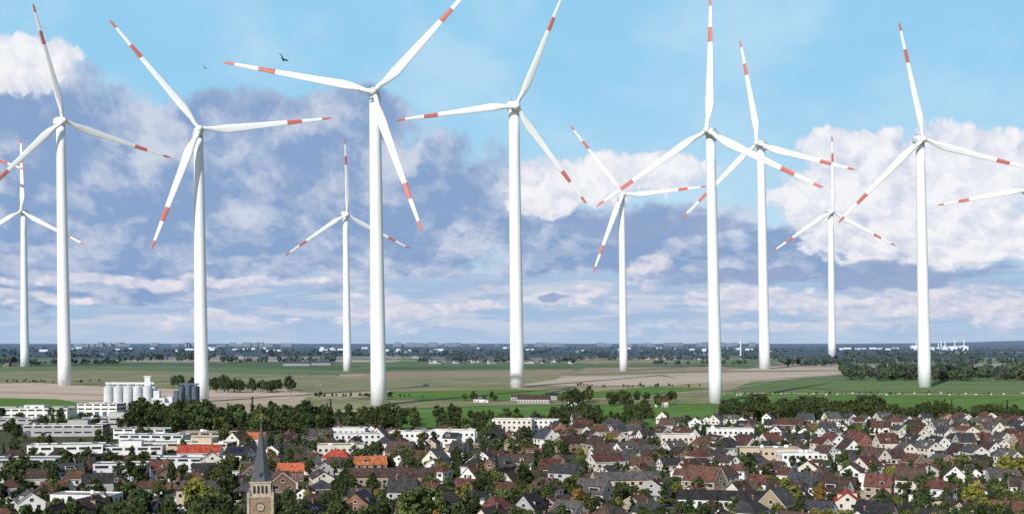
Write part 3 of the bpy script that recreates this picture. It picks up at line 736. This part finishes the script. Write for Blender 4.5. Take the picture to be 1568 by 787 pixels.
for z,r in ((24.97,2.75),(25.7,2.35),(27.2,1.98),(30,1.5),(34,0.88),(38,0.34),(40.6,0.07)):
    rings.append([(r*math.cos(2*math.pi*(j+0.5)/nn)/math.cos(math.pi/8),r*math.sin(2*math.pi*(j+0.5)/nn)/math.cos(math.pi/8),z) for j in range(nn)])
mb.ring_tube(rings,0)
for s_ in range(4):
    mb.T=Matrix.Rotation(s_*math.pi/2,4,'Z')@Matrix.Translation((0,0.35,0))
    mb.box(-0.35,0.35,-2.75,-1.6,26,27.2,0); mb.poly([(-0.5,-2.85,27.15),(0.5,-2.85,27.15),(0,-2.3,28.1)],0); mb.poly([(-0.5,-2.85,27.15),(0,-2.3,28.1),(0,-1.2,28.1),(-0.5,-1.2,27.15)],0); mb.poly([(0.5,-2.85,27.15),(0.5,-1.2,27.15),(0,-1.2,28.1),(0,-2.3,28.1)],0)
    mb.box(-0.2,0.2,-2.8,-2.7,26.3,27.0,1)
mb.T=None
mb.cyl(0,0,40.5,42.6,0.06,0.04,2,6); mb.box(-0.45,0.45,-0.04,0.04,41.7,41.8,2); mb.cyl(0,0,40.7,41.0,0.2,0.2,2,8)
obj('spire',mb.mesh('spire',[slate,lou,gold]),parent=ch)
mb=MB()
mb.box(-6.5,6.5,3.15,30,0,6,0)
mb.poly([(-7,3.15,5.9),(-7,30.3,5.9),(0,30.3,10.6),(0,3.15,10.6)][::-1],1); mb.poly([(7,3.15,5.9),(7,30.3,5.9),(0,30.3,10.6),(0,3.15,10.6)],1)
mb.poly([(-7,3.15,5.9),(7,3.15,5.9),(0,3.15,10.6)],0); mb.poly([(7,30.3,5.9),(-7,30.3,5.9),(0,30.3,10.6)],0)
for i in range(5):
    for s_,pl in (('x-',-6.5),('x+',6.5)): win(mb,s_,pl,6+i*5,2.0,1.2,3.0,2,3)
obj('nave',mb.mesh('nave',[brick,slate,stone,lou]),parent=ch)
# ------------------------------------------------------------ turbines
tw_=mat('turbine_white',(0.81,0.84,0.88),0.5,0.05,0.02,hz=False,spec=0.3); tr_=mat('turbine_red',(0.55,0.17,0.14),0.5,0.1,0.05,hz=False)
tg_=mat('turbine_grey',(0.35,0.38,0.42),0.5,0.1,0.1,hz=False)
def turbine(bx,by,hx,hy,tips,wt,wb):
    X,Dd=gp(bx,by); m_=Dd/F
    hub=H+(HY-hy)*m_; dxh=(hx-bx)*m_
    hX=X+dxh; r1=wt/2*m_; s=r1*0.92
    def tipw(L,th,ya,ti):
        lx,ly,lz=L*math.sin(th),-2.35*s-0.02*L,L*math.cos(th)
        y1=ly*math.cos(ti)-lz*math.sin(ti); z1=ly*math.sin(ti)+lz*math.cos(ti)
        xx=lx*math.cos(ya)-y1*math.sin(ya); yy=lx*math.sin(ya)+y1*math.cos(ya)
        wx_,wy_,wz_=hX+xx,Dd+yy,hub+z1
        return CX+F*wx_/wy_, HY-F*(wz_-H)/wy_
    def cost(p):
        th,ya,ti,L=p
        P=[tipw(L*m_,th+k*2*math.pi/3,ya,ti) for k in range(3)]
        c=0.0
        for tx,ty in tips: c+=min((q[0]-tx)**2+(q[1]-ty)**2 for q in P)
        c+=1.0*(math.degrees(ya)/5)**2+1.5*(math.degrees(ti)/2)**2*0.5
        if abs(ya)>math.radians(38): c+=1e4
        if abs(ti)>math.radians(10): c+=1e4
        return c
    L0=sum(math.hypot(tx-hx,ty-hy) for tx,ty in tips)/len(tips)
    starts=[]
    for t_ in range(0,120,3):
        for ya in ((0,) if len(tips)==1 else (-25,0,25)):
            p=[math.radians(t_),math.radians(ya),0.0,L0]; starts.append((cost(p),p))
    starts.sort(key=lambda q:q[0]); best=None
    for c0,p in starts[:6]:
        p=list(p); c=c0; st=[0.06,0.0 if len(tips)==1 else 0.12,0.0 if len(tips)==1 else 0.04,0.0 if len(tips)==1 else 12.0]
        for it in range(60):
            imp=False
            for d in range(4):
                for sg in (-1,1):
                    q=list(p); q[d]+=sg*st[d]; cc=cost(q)
                    if cc<c: p,c,imp=q,cc,True
            if not imp: st=[v*0.6 for v in st]
        if best is None or c<best[0]: best=(c,p)
    c,(th0,yaw,tilt,L)=best; L*=m_
    root=empty('wind_turbine',(X,Dd,0))
    mb=MB(); nn=32; rings=[]; r0=wb/2*m_
    nr=11
    for k in range(nr):
        t=k/(nr-1); z=(hub-r1*0.7)*t; r=r0+(r1-r0)*t**0.9
        cx=dxh*t
        rings.append([(cx+r*math.cos(2*math.pi*j/nn),r*math.sin(2*math.pi*j/nn),z) for j in range(nn)])
    mb.ring_tube(rings,0)
    obj('tower',mb.mesh('tower',[tw_],True),parent=root)
    mb=MB(); mb.box(-r0*0.18,r0*0.18,-r0*1.02,-r0*0.8,r0*0.1,r0*0.8,0); obj('tower_door',mb.mesh('tower_door',[tg_]),parent=root)
    head=bpy.data.objects.new('nacelle_pivot',None); COL.objects.link(head); head.parent=root; head.location=(dxh,0,hub); head.rotation_euler=(tilt,0,yaw)
    mb=MB(); rings=[]
    for yy,w2,h2 in ((-1.7,0.75,0.75),(-1.3,1.0,1.0),(0,1.1,1.1),(2.6,1.05,1.05),(3.8,0.8,0.85),(4.1,0.4,0.5)):
        rings.append([(s*w2*(abs(math.cos(q))**0.6)*(1 if math.cos(q)>0 else -1),yy*s,s*h2*(abs(math.sin(q))**0.6)*(1 if math.sin(q)>0 else -1)) for q in [2*math.pi*j/20+0.01 for j in range(20)]])
    mb.ring_tube(rings,0); mb.box(-0.08*s,0.08*s,2.6*s,2.8*s,1.0*s,1.9*s,1); mb.box(-0.5*s,0.5*s,1.6*s,2.3*s,1.0*s,1.3*s,1)
    mb.cyl(0,0,-1.5*s,-0.8*s,r1*0.93,r1*0.8,1,20)
    obj('nacelle',mb.mesh('nacelle',[tw_,tg_],True),parent=head)
    mb=MB(); rings=[]
    for yy,r in ((-1.75,0.6),(-2.0,0.8),(-2.7,0.8),(-3.1,0.6),(-3.35,0.35),(-3.45,0.06)):
        rings.append([(s*r*math.cos(2*math.pi*j/20),yy*s,s*r*math.sin(2*math.pi*j/20)) for j in range(20)])
    mb.ring_tube(rings,0); obj('hub_spinner',mb.mesh('hub_spinner',[tw_],True),parent=head)
    for k in range(3):
        mb=MB(); rings=[]; ml=[]
        st=[0.0,0.03,0.06,0.1,0.15,0.2,0.28,0.36,0.46,0.56,0.655,0.656,0.77,0.771,0.85,0.925,0.926,0.97,0.992,1.0]
        for t in st:
            if t<0.06: c=0.032; th_=0.032
            else:
                u=min(1,(t-0.06)/0.14); u=u*u*(3-2*u); cmax=0.032+(0.064-0.032)*u
                c=cmax*(1-0.74*max(0,(t-0.2)/0.8)**0.9) if t>0.2 else cmax
                th_=c*(0.9-0.68*u) if t<0.2 else c*0.2
            if t>0.98: c*=0.6 if t<1 else 0.15
            tw2=math.radians(8*(1-t)+1); off=c*0.22
            ring=[]
            for j in range(14):
                q=2*math.pi*j/14; px_=c/2*math.cos(q)+off*(1 if t>0.08 else 0); py_=th_/2*math.sin(q)*(1.0 if math.cos(q)<0.2 else 0.75)
                xx=px_*math.cos(tw2)-py_*math.sin(tw2); yy=px_*math.sin(tw2)+py_*math.cos(tw2)
                ring.append((L*xx,L*(yy-0.02*t*t),L*t))
            rings.append(ring)
            ml.append(1 if (0.656<=t<0.77 or t>=0.926) else 0)
        mb.ring_tube(rings,0,True,ml[:-1]+[1])
        o=obj('blade_%d'%(k+1),mb.mesh('blade',[tw_,tr_],True),parent=head)
        o.location=(0,-2.35*s,0); o.rotation_euler=(0,th0+k*2*math.pi/3,0)
TB=[(99,590,93,186,[(57,-4),(262,232),(-28,300)],13,20),(309,615,304,203,[(168,38),(515,188),(237,385)],14,22),(38,561,36,325,[(37,208),(134,372),(-62,382)],8,13),
(532,568,529,328,[(530,212),(434,394),(625,377)],8,13),(580,620,574,148,[(335,104),(646,350),(732,-18)],17,25),(792,593,787,163,[(607,191),(870,-6),(905,315)],16,22),
(955,568,952,301,[(865,196),(1082,293),(909,417)],9,13),(1096,617,1088,204,[(1093,-2),(1263,289),(917,322)],14,21),(1171,565,1165,222,[(1137,62),(1311,260),(1048,338)],12,17),
(1274,547,1272,324,[(1273,205),(1368,372),(1180,385)],8,12),(1416,593,1409,214,[(1379,35),(1284,342),(1588,258)],13,20),
(-76,562,-78,216,[(45,262)],9,13),(1576,565,1574,292,[(1430,316)],9,12)]
for t in TB: turbine(*t)
# ------------------------------------------------------------ hills & horizon industry
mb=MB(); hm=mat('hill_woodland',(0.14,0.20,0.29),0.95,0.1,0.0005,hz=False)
xs=np.linspace(8000,40000,60); yy=42000
hp=[max(5,150*math.exp(-((x-26000)/12000.)**2)+25*math.sin(x/2300.)+15*math.sin(x/900.)) for x in xs]
for i in range(59):
    mb.poly([(xs[i],yy-4000,0),(xs[i+1],yy-4000,0),(xs[i+1],yy,hp[i+1]),(xs[i],yy,hp[i])],0)
    mb.poly([(xs[i],yy,hp[i]),(xs[i+1],yy,hp[i+1]),(xs[i+1],yy+5000,0),(xs[i],yy+5000,0)],0)
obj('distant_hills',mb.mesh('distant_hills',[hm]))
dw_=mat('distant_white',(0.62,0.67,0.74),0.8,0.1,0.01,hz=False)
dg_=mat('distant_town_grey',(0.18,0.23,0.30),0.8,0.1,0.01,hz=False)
mb=MB()
for i in range(16):
    x,y=gp(1400+i*5.3,536+rs.uniform(-.5,.5)); hh=rs.uniform(15,40); ww=rs.uniform(12,30); mb.box(x-ww,x+ww,y,y+40,0,hh,0)
for px in (1403,1416,1437,1441,1447,1462,1476):
    x,y=gp(px,535); mb.cyl(x,y,0,rs.uniform(60,100),6,4,0,8)
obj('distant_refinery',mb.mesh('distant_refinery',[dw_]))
mb=MB()
for i in range(9):
    x,y=gp(1275+i*12+rs.uniform(-4,4),535+rs.uniform(-1,1)); mb.box(x-rs.uniform(15,45),x+30,y,y+40,0,rs.uniform(8,18),0)
obj('distant_greenhouses',mb.mesh('distant_greenhouses',[dw_]))
mb=MB()
for c_,wd,nb in ((150,60,12),(620,60,12),(690,40,10),(820,70,14),(1080,90,18),(1000,60,10),(400,40,8),(300,120,10),(900,120,10)):
    for i in range(nb):
        x,y=gp(c_+rs.gauss(0,wd*0.4),530+rs.uniform(-0.8,0.8)); ww=rs.uniform(20,110); mb.box(x-ww,x+ww,y,y+60,0,rs.uniform(25,75),0)
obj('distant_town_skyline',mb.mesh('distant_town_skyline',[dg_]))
mb=MB()
for i in range(46):
    x,y=gp(rs.uniform(40,1240),rs.choice([534,536,538])+rs.uniform(-.5,.5)); ww=rs.uniform(10,45); mb.box(x-ww,x+ww,y,y+40,0,rs.uniform(8,20),0)
obj('distant_factory_buildings',mb.mesh('distant_factory_buildings',[dw_]))
mb=MB(); x,y=gp(1134,549); mb.cyl(x,y,0,75,3.2,2.2,0,10); mb.cyl(x,y,60,66,3.4,3.2,0,10); obj('factory_chimney',mb.mesh('factory_chimney',[dw_]))
# ------------------------------------------------------------ stray dark specks in the sky, built as birds
bm_=mat('speck_dark',(0.03,0.035,0.02),0.8,0.2,3,hz=False)
def speck_bird(px,py,d,s):
    mb=MB()
    rings=[]
    for y_,r in ((-0.5,0.01),(-0.42,0.05),(-0.3,0.06),(-0.1,0.11),(0.15,0.09),(0.35,0.04),(0.55,0.07)):
        rings.append([(r*math.cos(q*math.pi/4),y_,(r if y_<0.4 else 0.012)*math.sin(q*math.pi/4)) for q in range(8)])
    mb.ring_tube(rings,0)
    for sg in (-1,1):
        pts=[(0.06,-0.15,0),(0.45,-0.28,0.28),(0.95,-0.02,0.16),(0.45,0.08,0.26),(0.06,0.14,0)]
        for dz in (0,0.015): mb.poly([(sg*a_,b_,c+dz) for a_,b_,c in pts],0)
    o=obj('bird_shaped_speck',mb.mesh('bird_shaped_speck',[bm_]),((px-CX)*d/F,d,H+(HY-py)*d/F)); o.rotation_euler=(0.9,0.4,1.0); o.scale=(s,s,s)
speck_bird(433,91,95,0.75); speck_bird(313,104,160,0.5)
# view
scene.view_settings.view_transform='Standard'; scene.view_settings.look='None'; scene.view_settings.exposure=0; scene.view_settings.gamma=1
